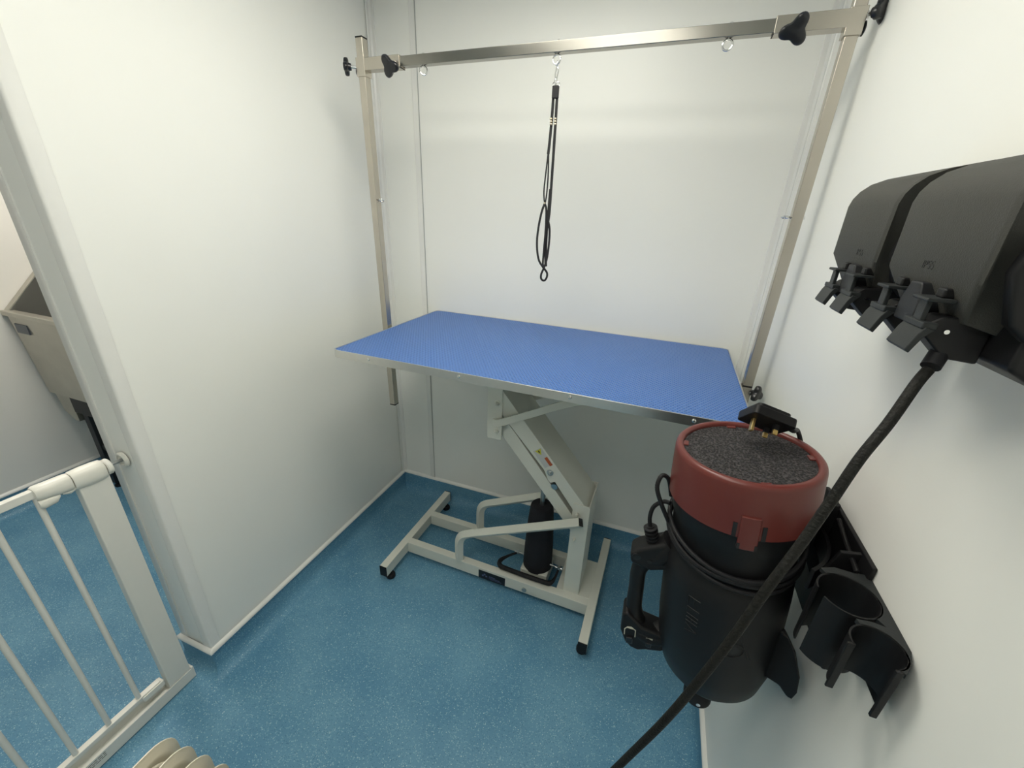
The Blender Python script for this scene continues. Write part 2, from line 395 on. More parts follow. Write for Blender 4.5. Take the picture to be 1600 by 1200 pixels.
# sticker on the arm: direction down the arm
du = Vector((.6457, 0, -.7636)); dv = Vector((.7636, 0, .6457))
def quad_on_arm(bm, c, hu, hv, y, shift=0):
    c = Vector((c[0], y, c[1])); P = [c + du * a * hu + dv * b * hv for a, b in ((-1, -1), (1, -1), (1, 1), (-1, 1))]
    Q = [p + Vector((0, .0006, 0)) for p in P]; A = [bm.verts.new(p) for p in P]; B = [bm.verts.new(p) for p in Q]
    bm.faces.new(A); bm.faces.new(B[::-1])
    for i in range(4): bm.faces.new((A[i], B[i], B[(i + 1) % 4], A[(i + 1) % 4]))
bm = NB(); quad_on_arm(bm, (.653, .663), .037, .018, .2424); st = TP_('warning_sticker', bm, M['paper'], arm, 'white sticker with yellow triangle and orange band', smooth=False)
bm = NB(); c = Vector((.637, .2419, .685))
tri = [c + du * .015 * math.cos(a) + dv * .015 * math.sin(a) for a in (0, 2 * PI / 3, 4 * PI / 3)]
A = [bm.verts.new(p) for p in tri]; B = [bm.verts.new(p + Vector((0, .0004, 0))) for p in tri]; bm.faces.new(A); bm.faces.new(B)
quad_on_arm(bm, (.637, .685), .001, .001, .2420)
yt = finish('triangle_mark', bm, M['yellow'], smooth=False)
bm = NB(); quad_on_arm(bm, (.637, .685), .0045, .0022, .2414)
kt = finish('bolt_symbol', bm, M['engrave'], smooth=False)
bm = NB(); quad_on_arm(bm, (.674, .654), .018, .006, .2418); ot = finish('orange_band', bm, M['orange'], smooth=False)
# (marks belong to the sticker part: join them into it with their own materials)
def join_into(base, others):
    me = base.data; b = bmesh.new(); b.from_mesh(me)
    for o in others:
        idx = len(me.materials); me.materials.append(o.data.materials[0])
        t = bmesh.new(); t.from_mesh(o.data)
        tmp = bpy.data.meshes.new('t'); 
        for f in t.faces: f.material_index = idx
        t.to_mesh(tmp); t.free(); b.from_mesh(tmp); bpy.data.meshes.remove(tmp)
        bpy.data.objects.remove(o)
    b.to_mesh(me); b.free()
join_into(st, [yt, kt, ot])
# lower arm
low = [(.470, .732), (.512, .683), (.737, .418), (.778, .370), (.800, .395), (.777, .443), (.512, .765), (.485, .790)]
bm = NB(); prism(bm, low, .130, 'y', .254); TP_('lower_arm', bm, M['frame'], bevel=.002, label='slim lower lift arm')
bm = NB(); cyl(bm, (.70, .254, .545), (.70, .39, .545), .012); cyl(bm, (.64, .32, .46), (.735, .32, .53), .009); cyl(bm, (.645, .32, .38), (.645, .32, .50), .010)
TP_('piston_rod', bm, M['zinc'])
# U shaped strap under the table
strap = smooth_path([(.985, .226, 1.004), (.735, .226, .903), (.60, .226, .832), (.500, .226, .779)], 5) + \
        [Vector((.484, .228, .771)), Vector((.466, .236, .766)), Vector((.456, .255, .765)), Vector((.452, .29, .765))]
back = [Vector((p.x, .640 - p.y, p.z)) for p in strap[::-1]]
bm = NB(); tube(bm, strap + [Vector((.452, .32, .765))] + back, .01, section=[(.0125, .004), (-.0125, .004), (-.0125, -.004), (.0125, -.004)], up=(0, 0, 1))
TP_('brace_strap', bm, M['frame'], bevel=.001)
# column (channel) on the base plate
bm = NB()
box(bm, (.779, .238, .084), (.840, .243, .508)); box(bm, (.779, .397, .084), (.840, .402, .508)); box(bm, (.835, .243, .084), (.840, .397, .508)); box(bm, (.779, .243, .084), (.784, .397, .34))
colm = TP_('column', bm, M['frame'], bevel=.001)
bolt(.797, .468, .238, .005, colm, 'frame'); bolt(.797, .352, .238, .005, colm, 'frame')
# base frame
ZB = .084
bars = []
for x0, x1 in ((.042, .075), (.882, .915)):
    bm = NB(); box(bm, (x0, .0525, .034), (x1, .5885, ZB)); fb = TP_('foot_bar', bm, M['frame'], bevel=.002)
    for y0, y1 in ((.0485, .0525), (.5885, .5925)):
        bm = NB(); box(bm, (x0, y0, .034), (x1, y1, ZB)); TP_('end_cap', bm, M['plastic'], fb, bevel=.0015, label='black end cap')
    for yy in (.084, .556):
        bm = NB(); lathe(bm, [(0, 0), (.017, 0), (.019, .003), (.019, .014), (.016, .018), (.008, .019), (.008, .0345)], 28, Matrix.Translation(((x0 + x1) / 2 + (.008 if x0 < .1 else -.004), yy, 0)))
        TP_('foot', bm, M['rubber'], fb, 'round black rubber foot')
for y0, y1 in ((.205, .237), (.397, .430)):
    bm = NB(); box(bm, (.0735, y0, .030), (.8835, y1, ZB - .0003)); bb = TP_('cross_beam', bm, M['frame'], bevel=.002); bars.append(bb)
bm = NB(); box(bm, (.752, .236, .074), (.8825, .398, .0842)); TP_('base_plate', bm, M['frame'], bevel=.001)
bm = NB(); box(bm, (.424, .2035, .031), (.544, .2055, .073)); pl = TP_('name_plate', bm, M['navy'], bars[0], 'black maker plate with small logo', bevel=.0004)
bm = NB()
for k in range(3): cyl(bm, (.452 + .008 * (k - 1), .2034, .049 + (.008 if k == 1 else 0)), (.452 + .008 * (k - 1), .2030, .049 + (.008 if k == 1 else 0)), .0045)
box(bm, (.472, .2030, .052), (.500, .2034, .0555)); box(bm, (.472, .2030, .046), (.520, .2034, .0485)); box(bm, (.478, .2030, .040), (.528, .2034, .0418))
lg = finish('logo', bm, M['logo'], smooth=False); join_into(pl, [lg])
bm = NB(); lathe(bm, [(.010, 0), (.010, .004), (.006, .006), (0, .006)], 20, Matrix.Translation((.628, .205, .050)) @ Matrix.Rotation(PI / 2, 4, 'X')); TP_('bolt', bm, M['zinc'], bars[0])
# bent square braces, turned on edge
for yy in (.214, .421):
    hd = .021
    sec = [(hd, 0), (0, hd), (-hd, 0), (0, -hd)]
    path = [(.328, yy, .082), (.328, yy, .16), (.333, yy, .195), (.350, yy, .222), (.385, yy, .243), (.815, yy, .455)]
    bm = NB(); tube(bm, smooth_path(path[:5], 4)[:-1] + [Vector(path[4]), Vector(path[5])], .02, section=sec, up=(0, 1, 0))
    br = TP_('bent_brace', bm, M['frame'], bevel=.003, label='bent cream square-tube brace')
    d = (Vector(path[5]) - Vector(path[4])).normalized(); e0 = Vector(path[5])
    bm = NB(); tube(bm, [e0, e0 + d * .004], .02, section=[(a * .92, b * .92) for a, b in sec], up=(0, 1, 0)); TP_('end_cap', bm, M['plastic'], br, bevel=.001)
# hydraulic pump
bm = NB(); lathe(bm, [(.060, .09), (.0605, .10), (.058, .2), (.052, .32), (.046, .385), (.044, .395), (.040, .399), (.012, .400)], 40, Matrix.Translation((.645, .318, 0)))
TP_('pump_sleeve', bm, M['sleeve'], label='black fabric pump sleeve')
bm = NB(); box(bm, (.588, .262, .035), (.702, .374, .094)); box(bm, (.60, .205, .035), (.69, .43, .045)); pb = TP_('pump_base', bm, M['frame'], bevel=.003)
bm = NB()
pd = smooth_path([(.560, .315, .120), (.527, .290, .112), (.500, .262, .102), (.505, .240, .098), (.540, .233, .097), (.700, .231, .097), (.728, .238, .100), (.737, .262, .106), (.742, .300, .122)], 6)
tube(bm, pd, lerp_r([.004, .005, .009, .010, .0095, .0095, .009, .005, .004], 6), 14)
TP_('foot_pedal', bm, M['rubber'], label='black U-shaped foot pedal')
bm = NB()
for c in ((.558, .315, .121), (.742, .298, .123)):
    cyl(bm, (c[0] - .014, c[1], c[2]), (c[0] + .014, c[1], c[2]), .006); lathe(bm, [(.0, -.009), (.007, -.006), (.009, 0), (.007, .006), (0, .009)], 14, Matrix.Translation(c))
cyl(bm, (.560, .315, .12), (.742, .30, .122), .0035)
TP_('pedal_pivot', bm, M['zinc'])

# ------------------------------------------------------------ overhead H-bar clamped to the table
arm_t = thing('overhead_grooming_bar', 'stainless steel overhead bar on two upright posts above the blue table', 'grooming bar', mat4=TM)
def AP(name, bm, m, parent=None, label=None, **k):
    o = finish(name, bm, m, **k); o.parent = parent or arm_t
    if label: o['label'] = label
    return o
PY = .312
def sq_tube(bm, a, b, h):  # square section around the segment, axis aligned
    a, b = Vector(a), Vector(b)
    up = (0, 1, 0)
    tube(bm, [a, b], h, section=[(h, h), (-h, h), (-h, -h), (h, -h)], up=up)
pLb, pLt = Vector((-.020, PY, .706)), Vector((-.031, PY, 1.922))
pRb, pRt = Vector((1.222, PY, 1.026)), Vector((1.231, PY, 2.22))
def pl_at(z): return pLb.lerp(pLt, (z - pLb.z) / (pLt.z - pLb.z))
def pr_at(z): return pRb.lerp(pRt, (z - pRb.z) / (pRt.z - pRb.z))
ZC = 1.8545
for a, b in ((pLb, pLt), (pRb, pRt)):
    bm = NB(); sq_tube(bm, a, b, .0125); po = AP('post', bm, M['steel'], bevel=.0018)
    for p, s in ((a, -1), (b, 1)):
        bm = NB(); c = p + Vector((0, 0, s * .0015)); box(bm, (c.x - .0122, c.y - .0122, c.z - .0015), (c.x + .0122, c.y + .0122, c.z + .0015)); AP('end_cap', bm, M['plastic'], po)
bm = NB(); sq_tube(bm, (.05, PY, ZC), (1.15, PY, ZC), .0125); cb = AP('crossbar', bm, M['steel_bar'], bevel=.0015)
for s, x0, x1, f in ((0, -.014, .110, pl_at), (1, 1.080, 1.214, pr_at)):
    bm = NB(); sq_tube(bm, (x0, PY, ZC), (x1, PY, ZC), .0158)
    a, b = f(ZC - .030), f(ZC + .018); sq_tube(bm, a, b, .0158)
    sl = AP('sleeve', bm, M['steel'], bevel=.001, label='T-shaped steel sleeve')
    bm = NB(); xe = x1 if s == 0 else x0; box(bm, (xe - .0012, PY - .0135, ZC - .0162), (xe + .0012, PY + .0135, ZC - .0145)); AP('end_cap', bm, M['plastic'], sl)
def star_knob(bm, c, axis, R=.027, t=.013, rot=0):
    c = Vector(c); ax = Vector(axis).normalized(); q = ax.to_track_quat('Z', 'Y').to_matrix().to_4x4()
    N = 48; prof = []
    for k in range(N):
        a = 2 * PI * k / N; rr = R * (.78 + .22 * math.cos(3 * (a + rot)))
        prof.append((rr * math.cos(a), rr * math.sin(a)))
    vs = []; levels = ((.80, 0), (.97, t * .15), (1, t * .4), (1, t * .7), (.93, t * .93), (.75, t))
    rings = []
    for s, z in levels:
        ring = [bm.verts.new((x * s, y * s, z)) for x, y in prof]; rings.append(ring); vs += ring
    for A, B in zip(rings, rings[1:]):
        for j in range(N): bm.faces.new((A[j], A[(j + 1) % N], B[(j + 1) % N], B[j]))
    bm.faces.new(rings[0][::-1]); bm.faces.new(rings[-1])
    vs += lathe(bm, [(.009, -.008), (.011, 0.001)], 20)
    bmesh.ops.transform(bm, matrix=Matrix.Translation(c) @ q, verts=vs)
def knob(base, axis, stem, rot=0, R=.027, label=None):
    base = Vector(base); ax = Vector(axis).normalized()
    bm = NB(); star_knob(bm, base + ax * stem, axis, R, rot=rot); k = AP('star_knob', bm, M['knob'], bevel=0, label=label, ang=50)
    bm = NB(); cyl(bm, base, base + ax * (stem - .004), .004); cyl(bm, base, base + ax * .006, .0075, 6); AP('threaded_stem', bm, M['chrome'], k)
pl = pl_at(ZC)
knob((pl.x - .0158, PY, ZC - .004), (-1, -.62, 0), .032, .2, .026)
knob((.096, PY - .0158, ZC - .006), (-.1, -1, -.55), .021, .15, .031)
knob((1.118, PY - .0158, ZC - .006), (0, -1, -.60), .021, .9, .031)
pr = pr_at(ZC)
knob((pr.x + .0158, PY, ZC + .006), (1, -.75, .1), .020, .6, .029)
# black plastic pad behind the side knobs
for x in (pl.x - .0165, pr.x + .0165):
    bm = NB(); lathe(bm, [(.010, 0), (.013, .002), (.013, .004), (.008, .006)], 20, Matrix.Translation((x, PY, ZC - .016)) @ Matrix.Rotation(PI / 2 * (-1 if x < 0 else 1), 4, 'Y')); AP('washer', bm, M['knob'])
# eye bolts
def eye(c, axis, R=.0095, stem_to=None, parent=None, nut=None):
    bm = NB(); torus(bm, c, R, .0022, axis)
    if stem_to: 
        d = (Vector(stem_to) - Vector(c)).normalized(); cyl(bm, Vector(c) + d * R, stem_to, .0025, 10)
    e = AP('eye_bolt', bm, M['chrome'], parent)
    if nut:
        d = (Vector(nut) - Vector(c)).normalized(); bm = NB(); cyl(bm, nut, Vector(nut) + d * .0045, .0045, 6)
        AP('nut', bm, M['chrome'], parent)
    return e
for x, ax in ((.183, (-.6, 1, 0)), (.587, (.15, 1, 0)), (.992, (.05, 1, 0))):
    eye((x, PY, ZC - .0245), ax, .0105, (x, PY, ZC - .0125), cb, (x, PY, ZC + .0125))
a = pl_at(1.478); eye((a.x + .024, PY, a.z), (0, .45, 1), .0085, (a.x + .0125, PY, a.z), None, (a.x - .0125, PY, a.z))
a = pr_at(1.472); eye((a.x - .024, PY, a.z), (0, .15, 1), .0095, (a.x - .0125, PY, a.z), None, (a.x + .0125, PY, a.z))
# table edge clamps
for s in (0, 1):
    bm = NB()
    if s == 0:
        box(bm, (-.010, PY - .03, ZT - .065), (.05, PY + .03, ZT - .040)); box(bm, (-.0075, PY - .02, ZT - .065), (-.0015, PY + .02, ZT - .02))
    else:
        box(bm, (L - .05, PY - .03, ZT - .065), (L + .014, PY + .03, ZT - .040)); box(bm, (L + .003, PY - .016, ZT - .065), (L + .034, PY + .016, ZT - .0135))
    AP('table_clamp', bm, M['steel'], bevel=.001)
knob((L + .034, PY - .01, ZT - .028), (1, -.8, .1), .012, .5, .025)

# ------------------------------------------------------------ leash
def tw(x, y, z): return TM @ Vector((x, y, z))
lz = thing('grooming_noose', 'black grooming noose hanging from the middle ring of the overhead bar', 'leash', mat4=TM @ Matrix.Translation((.59, PY, 1.25)))
def LPt(name, bm, m, parent=None, label=None, **k):
    bmesh.ops.transform(bm, matrix=Matrix.Translation((-.59, -PY, -1.25)), verts=bm.verts)
    o = finish(name, bm, m, **k); o.parent = parent or lz
    if label: o['label'] = label
    return o
K = .00170   # metres per crop pixel of the noose study
def q(u, v, dy=0): 
    # (u,v): measured along the noose: 0..1200 down, width around 190
    return ((.5885 + (u - 204 + (v - 140) * .0565) * .00058), PY + dy, (1.8345 - (v - 140) * .000505) if v < 290 else 1.7587 - (v - 290) * .000572)
bm = NB()
torus(bm, q(204, 168), .006, .0016, (1, .2, 0))
tube(bm, smooth_path([q(203, 178), q(209, 195), q(205, 215), q(199, 236), q(194, 222), q(198, 198), q(201, 180)], 5), .0017, 8)
cyl(bm, q(199, 236), q(197, 252), .0042, 12)
torus(bm, q(190, 256), .0048, .0013, (.3, 1, 0)); torus(bm, q(208, 256), .0048, .0013, (-.3, 1, 0))
LPt('snap_hook', bm, M['chrome'], label='small chrome snap hook')
bm = NB(); v = q(197, 290); box(bm, (v[0] - .0088, v[1] - .005, v[2] - .0145), (v[0] + .0088, v[1] + .005, v[2] + .0145)); LPt('keeper_sleeve', bm, M['web'], bevel=.002)
def strand(pts, wd=.0029, th=.0013, n=6):
    bm = NB(); tube(bm, smooth_path([q(*p) for p in pts], n), .003, section=[(th, wd), (-th, wd), (-th, -wd), (th, -wd)], up=(0, 1, 0)); return bm
def strands(lst, nm):
    bm = NB()
    for pts, wd in lst:
        tube(bm, smooth_path([q(*p) for p in pts], 6), .003, section=[(.0016, wd * 1.35), (-.0016, wd * 1.35), (-.0016, -wd * 1.35), (.0016, -wd * 1.35)], up=(0, 1, 0))
    return LPt(nm, bm, M['web'])
strands([([(187, 300, .001), (180, 400, .002), (171, 500, .001), (166, 545, 0)], .0026),
         ([(166, 540, 0), (158, 620, -.003), (149, 700, -.003), (148, 745, 0), (152, 768, 0)], .0012),
         ([(168, 540, 0), (166, 640, .003), (160, 720, .003), (154, 768, 0)], .0012)], 'left_strand')
strands([([(205, 300, 0), (200, 410, 0), (192, 560, 0), (184, 700, 0), (178, 800, 0), (172, 850, 0)], .0026),
         ([(176, 700, .003), (168, 800, .003), (166, 850, .002)], .0012)], 'right_strand')
strands([([(152, 768, 0), (138, 810, -.004), (122, 890, -.006), (115, 970, -.006), (124, 1045, -.004), (148, 1085, -.002), (168, 1110, 0), (170, 1132, 0), (160, 1152, .001), (148, 1156, .001), (137, 1146, 0), (138, 1122, -.001), (152, 1088, 0), (166, 1040, .003), (176, 960, .004), (178, 890, .003), (170, 845, 0)], .0021),
         ([(152, 768, 0), (160, 800, .001), (158, 900, 0), (150, 1000, 0), (146, 1070, 0), (156, 1090, 0)], .0019),
         ([(170, 845, 0), (162, 900, .004), (158, 1000, .005), (160, 1060, .003), (162, 1080, 0)], .0030)], 'noose_loop')
for u in (178, 199):
    bm = NB()
    for dz in (-8, 3, 14): lathe(bm, [(0, -.0028), (.0034, -.002), (.0042, 0), (.0034, .002), (0, .0028)], 12, Matrix.Translation(q(u, 405 + dz)))
    LPt('cord_stopper', bm, M['bead'], label='pale metal cord stopper')
bm = NB(); lathe(bm, [(0, -.004), (.003, -.002), (.003, .002), (0, .004)], 12, Matrix.Translation(q(152, 766))); LPt('slide_bead', bm, M['bead'])

# ------------------------------------------------------------ weatherproof sockets on the right wall
def lid_profile():
    return [(1.470, 1.372), (1.416, 1.388), (1.402, 1.422), (1.402, 1.484), (1.4045, 1.494), (1.410, 1.503), (1.420, 1.512), (1.436, 1.519), (1.470, 1.527), (1.470, 1.45)]
def glyph(ch):
    S = {'I': [[(0, 0), (0, 1)]], 'P': [[(0, 0), (0, 1), (.5, 1), (.6, .85), (.6, .62), (.5, .48), (0, .48)]],
         '5': [[(.6, 1), (.05, 1), (0, .55), (.45, .6), (.6, .42), (.6, .2), (.45, 0), (0, .05)]]}
    return S[ch]
def socket_box(y0, y1, latches, label, gland=False):
    t = thing('weatherproof_socket', label, 'socket', (W, (y0 + y1) / 2, 1.36)); P = Part(t, t.location)
    bm = NB(); prism(bm, [(W - .002, 1.347), (1.462, 1.347), (1.440, 1.360), (1.440, 1.400), (1.470, 1.525), (W - .002, 1.532)], y1 - y0 + .012, 'y', y0 - .006)
    P('back_box', bm, M['plastic'], bevel=.004, seg=3)
    # lid: lower corners cut off diagonally
    bm = NB(); prof = lid_profile(); secs = []
    def inset(z): return max(0.0, min(.024, (1.424 - z) * .62))
    for e, s in ((0, .90), (.0025, .985), (.005, 1.0)):
        secs.append([bm.verts.new((1.470 + (x - 1.470) * (1 - (1 - s) * .35), y0 + e + inset(z), z)) for x, z in prof])
    for e, s in ((.005, 1.0), (.0025, .985), (0, .90)):
        secs.append([bm.verts.new((1.470 + (x - 1.470) * (1 - (1 - s) * .35), y1 - e - inset(z), z)) for x, z in prof])
    n = len(prof)
    for A, B in zip(secs, secs[1:]):
        for i in range(n): bm.faces.new((A[i], A[(i + 1) % n], B[(i + 1) % n], B[i]))
    bm.faces.new(secs[0]); bm.faces.new(secs[-1][::-1])
    lid = P('lid', bm, M['socket'], ang=32)
    # flared side skirt facing the camera
    bm = NB(); sk = [(1.499, 1.520), (1.478, 1.522), (1.440, 1.500), (1.418, 1.462), (1.412, 1.432), (1.424, 1.395), (1.440, 1.382), (1.462, 1.384), (1.478, 1.362), (1.499, 1.360)]
    prism(bm, sk, .012, 'y', y0 - .011); P('side_skirt', bm, M['plastic'], bevel=.004, seg=3)
    # black block put in for the shaded recess of the lid, outline in hood
    yc = (y0 + y1) / 2
    bm = NB(); yh = sum(latches) / 2; hex_recess = [(yh - .017, 1.378), (yh - .017, 1.397), (yh - .009, 1.415), (yh + .009, 1.415), (yh + .017, 1.397), (yh + .017, 1.378)]
    prism(bm, hex_recess, .022, 'x', 1.3975); P('dark_recess_block', bm, M['black'], bevel=.002)
    for c in latches:
        bm = NB(); X = .004
        box(bm, (1.384 + X, c - .0130, 1.4035), (1.404 + X, c + .0130, 1.4065)); box(bm, (1.3875 + X, c - .0065, 1.384), (1.3915 + X, c + .0065, 1.405))
        box(bm, (1.386 + X, c - .0165, 1.381), (1.397 + X, c + .0165, 1.3865))
        prism(bm, [(1.3885 + X, 1.383), (1.3850 + X, 1.3765), (1.3800 + X, 1.362), (1.3840 + X, 1.359), (1.3895 + X, 1.3735), (1.3955 + X, 1.381)], .036, 'y', c - .018)
        lt = P('latch', bm, M['latch'], bevel=.001)
        bm = NB(); prism(bm, [(1.397, 1.386), (1.397, 1.374), (1.416, 1.356), (1.440, 1.354), (1.440, 1.392), (1.404, 1.392)], .022, 'y', c - .011); P('hinge_block', bm, M['plastic'], lt, bevel=.002)
        bm = NB(); cyl(bm, (1.409, c - .0145, 1.380), (1.409, c + .0145, 1.380), .0020, 10); P('hinge_pin', bm, M['chrome'], lt)
        bm = NB(); box(bm, (1.400, c - .006, 1.406), (1.410, c + .006, 1.4145)); P('catch', bm, M['plastic'], lt, bevel=.002)
    # engraved rating
    bm = NB(); s = .0058; yy = yh + .010; x = 1.4021
    for ch, adv in (('I', .45), ('P', .95), ('5', .95), ('5', .9)):
        for line in glyph(ch):
            pts = [(x - .0001, yy - a * s, 1.4265 + b * s * 1.15) for a, b in line]
            for A, B in zip(pts, pts[1:]):
                tube(bm, [A, B], .0005, 6)
        yy -= adv * s
    P('ip_rating_mark', bm, M['engrave'], lid)
    if gland:
        bm = NB(); tube(bm, smooth_path([(1.430, -1.132, 1.384), (1.422, -1.143, 1.370), (1.410, -1.159, 1.348)], 4), .0072, 14); P('cable_gland', bm, M['rubber'])
    return t
socket_box(-1.000, -.856, (-.984, -.922), 'charcoal weatherproof wall socket further from the camera, nearer the steel post')
socket_box(-1.186, -1.032, (-1.147, -1.074), 'charcoal weatherproof wall socket nearest the camera with a cable below it', True)
# thick cable
cab = [(1.4085, -1.161, 1.3455), (1.400, -1.170, 1.333), (1.384, -1.189, 1.301), (1.366, -1.207, 1.269), (1.352, -1.221, 1.228), (1.336, -1.236, 1.182), (1.319, -1.250, 1.137),
       (1.303, -1.261, 1.078), (1.285, -1.270, 1.015), (1.262, -1.274, .927), (1.229, -1.272, .807), (1.17, -1.28, .62), (1.10, -1.33, .42), (1.03, -1.42, .22), (.98, -1.52, .07), (.93, -1.60, .0055), (.84, -1.68, .0055), (.74, -1.66, .0055)]
bm = NB(); tube(bm, smooth_path(cab, 8), .0046, 14); o = finish('power_cable', bm, M['dust'])
o['label'] = 'thick scuffed black cable hanging down from the nearest wall socket'; o['category'] = 'cable'

# ------------------------------------------------------------ blaster dryer
C0 = Vector((1.34636, -.95119, 1.12768)); a_ = Vector((-.088, .0076, .99609)).normalized(); e_ = Vector((.99612, 0, .088)); y_ = a_.cross(e_).normalized(); e_ = y_.cross(a_)
DM = Matrix(((e_.x, y_.x, a_.x, C0.x), (e_.y, y_.y, a_.y, C0.y), (e_.z, y_.z, a_.z, C0.z), (0, 0, 0, 1)))
BASE = .52
DMb = DM @ Matrix.Translation((0, 0, -BASE))
dry = thing('dog_dryer', 'black barrel dog dryer with maroon red cap and foam filter on top', 'dryer', mat4=DMb)
def DP(name, bm, m, parent=None, label=None, **k):
    bmesh.ops.transform(bm, matrix=Matrix.Translation((0, 0, BASE)), verts=bm.verts)
    o = finish(name, bm, m, **k); o.parent = parent or dry
    if label: o['label'] = label
    return o
R0 = .105
bm = NB(); lathe(bm, [(.093, -.012), (.093, -.004), (.0945, -.001), (.098, .0), (.102, -.001), (.1045, -.004), (.1055, -.009), (.107, -.05), (.1085, -.088), (.105, -.088), (.101, -.02), (.093, -.012)], 72, cap=False)
capo = DP('cap', bm, M['red'], label='maroon red intake cap', ang=60)
bm = NB(); lathe(bm, [(0, -.006), (.06, -.0055), (.0935, -.007), (.0935, -.016), (0, -.016)], 56); DP('foam_filter', bm, M['foam'], label='black foam filter disc')
for ang in (-82, 5, 98, 176):
    bm = NB(); box(bm, (.085, -.007, -.0075), (.0965, .007, -.0045), Matrix.Rotation(math.radians(ang), 4, 'Z')); DP('filter_tab', bm, M['red'], capo, bevel=.001)
# snap tab at the front of the cap, a dark slot on each side
def wrapbox(bm, a0, a1, r0, r1, z0, z1, z0b=None, n=6):
    rings = []
    for k in range(n + 1):
        a = math.radians(a0 + (a1 - a0) * k / n)
        rings.append([bm.verts.new((r * math.cos(a), r * math.sin(a), z)) for r, z in ((r0, z0), (r1, z0), (r1, z1), (r0, z1))])
    for A, B in zip(rings, rings[1:]):
        for i in range(4): bm.faces.new((A[i], A[(i + 1) % 4], B[(i + 1) % 4], B[i]))
    bm.faces.new(rings[0]); bm.faces.new(rings[-1][::-1])
AC = -91
bm = NB(); wrapbox(bm, AC - 7, AC + 7, .103, .1105, -.107, -.050); DP('snap_tab', bm, M['red'], capo, bevel=.002)
for s in (-1, 1):
    bm = NB(); wrapbox(bm, AC + s * 10 - 1.5, AC + s * 10 + 1.5, .103, .1088, -.0885, -.064); DP('snap_slot', bm, M['black'], capo, label='dark slot beside the cap tab'); bm = NB(); wrapbox(bm, AC + s * 5.9 - 1.0, AC + s * 5.9 + 1.0, .1085, .1109, -.1055, -.096)
    DP('snap_notch', bm, M['black'], capo, label='small dark notch in the cap tab')
bm = NB(); lathe(bm, [(0, -.03), (.097, -.03), (.1005, -.088), (.1000, -.12), (.0965, -.126), (.0965, -.205), (.1005, -.212), (.1020, -.25), (.1020, -.36), (.0990, -.42), (.0900, -.466), (.0700, -.497), (.04, -.510), (0, -.513)], 72)
body = DP('body', bm, M['plastic'], label='black moulded barrel body', ang=40)
# wrapped cord
bm = NB()
def coil(turns, a0, z0, pitch, tilt, r=.103):
    out = []
    n = int(48 * turns)
    for k in range(n + 1):
        a = a0 + 2 * PI * turns * k / n
        out.append(Vector((r * math.cos(a), r * math.sin(a), z0 - pitch * k / 48 + tilt * math.sin(a) + .004 * math.sin(2.3 * a))))
    return out
tube(bm, coil(3.4, PI * .98, -.142, .0075, .022), .0038, 10)
cord = DP('power_cord', bm, M['rubber'], label='thin black cord wrapped round the barrel')
bm = NB(); tube(bm, smooth_path([(-.132, .0, -.19), (-.135, 0, -.165), (-.130, 0, -.14), (-.115, -.005, -.122), (-.104, -.012, -.118)], 6), .0038, 10)
tube(bm, smooth_path([(-.104, -.02, -.150), (-.118, -.025, -.115), (-.128, -.02, -.085), (-.122, -.01, -.066), (-.110, -.005, -.075), (-.103, .0, -.11)], 6), .0038, 10); DP('cord_loop', bm, M['rubber'], cord)
bm = NB()
lathe(bm, [(.0075, 0), (.0075, .05)], 16, Matrix.Translation((-.122, 0, -.232)) @ Matrix.Rotation(-.22, 4, 'Y'))
for k in range(6): lathe(bm, [(.009, -.0024), (.0125, -.0014), (.0125, .0014), (.009, .0024)], 20, Matrix.Translation((-.122, 0, -.232)) @ Matrix.Rotation(-.22, 4, 'Y') @ Matrix.Translation((0, 0, .008 + .0075 * k)))
DP('strain_relief', bm, M['rubber'], cord)
# plug lying on the rim
pc = Vector((.024, .026, .041))
nx = Vector((.90, .10, -.36)).normalized(); nz = Vector((-.34, -.72, -.66)); nz = (nz - nx * nz.dot(nx)).normalized(); ny = nz.cross(nx)
PM = Matrix(((nx.x, ny.x, nz.x, pc.x), (nx.y, ny.y, nz.y, pc.y), (nx.z, ny.z, nz.z, pc.z), (0, 0, 0, 1)))
bm = NB(); vs = prism(bm, rrect(-.033, -.027, .033, .027, .007, 3), .015, 'z', -.009); vs += prism(bm, rrect(-.026, -.020, .026, .020, .006, 3), .008, 'z', -.017)
bmesh.ops.transform(bm, matrix=PM, verts=vs); plug = DP('plug', bm, M['plastic'], label='black three-pin plug lying on the filter', bevel=.0015)
for (x, y, w_, h_, L_) in ((-.020, .002, .0022, .004, .021), (.010, -.012, .0034, .0022, .017), (.010, .012, .0034, .0022, .017)):
    bm = NB(); box(bm, (x - w_, y - h_, .006), (x + w_, y + h_, .006 + L_), PM); DP('pin', bm, M['brass'], plug, 'brass plug pin', bevel=.0006)
for y in (-.012, .012):
    bm = NB(); box(bm, (.0062, y - .0026, .006), (.0138, y + .0026, .015), PM); DP('pin_sleeve', bm, M['plastic'], plug)
bm = NB(); tube(bm, smooth_path([PM @ Vector((.031, 0, -.004)), PM @ Vector((.040, .006, .002)), (.080, .062, .012), (.091, .064, -.02), (.100, .048, -.09), (.101, .03, -.14)], 7), .0036, 10); DP('plug_lead', bm, M['rubber'], cord)
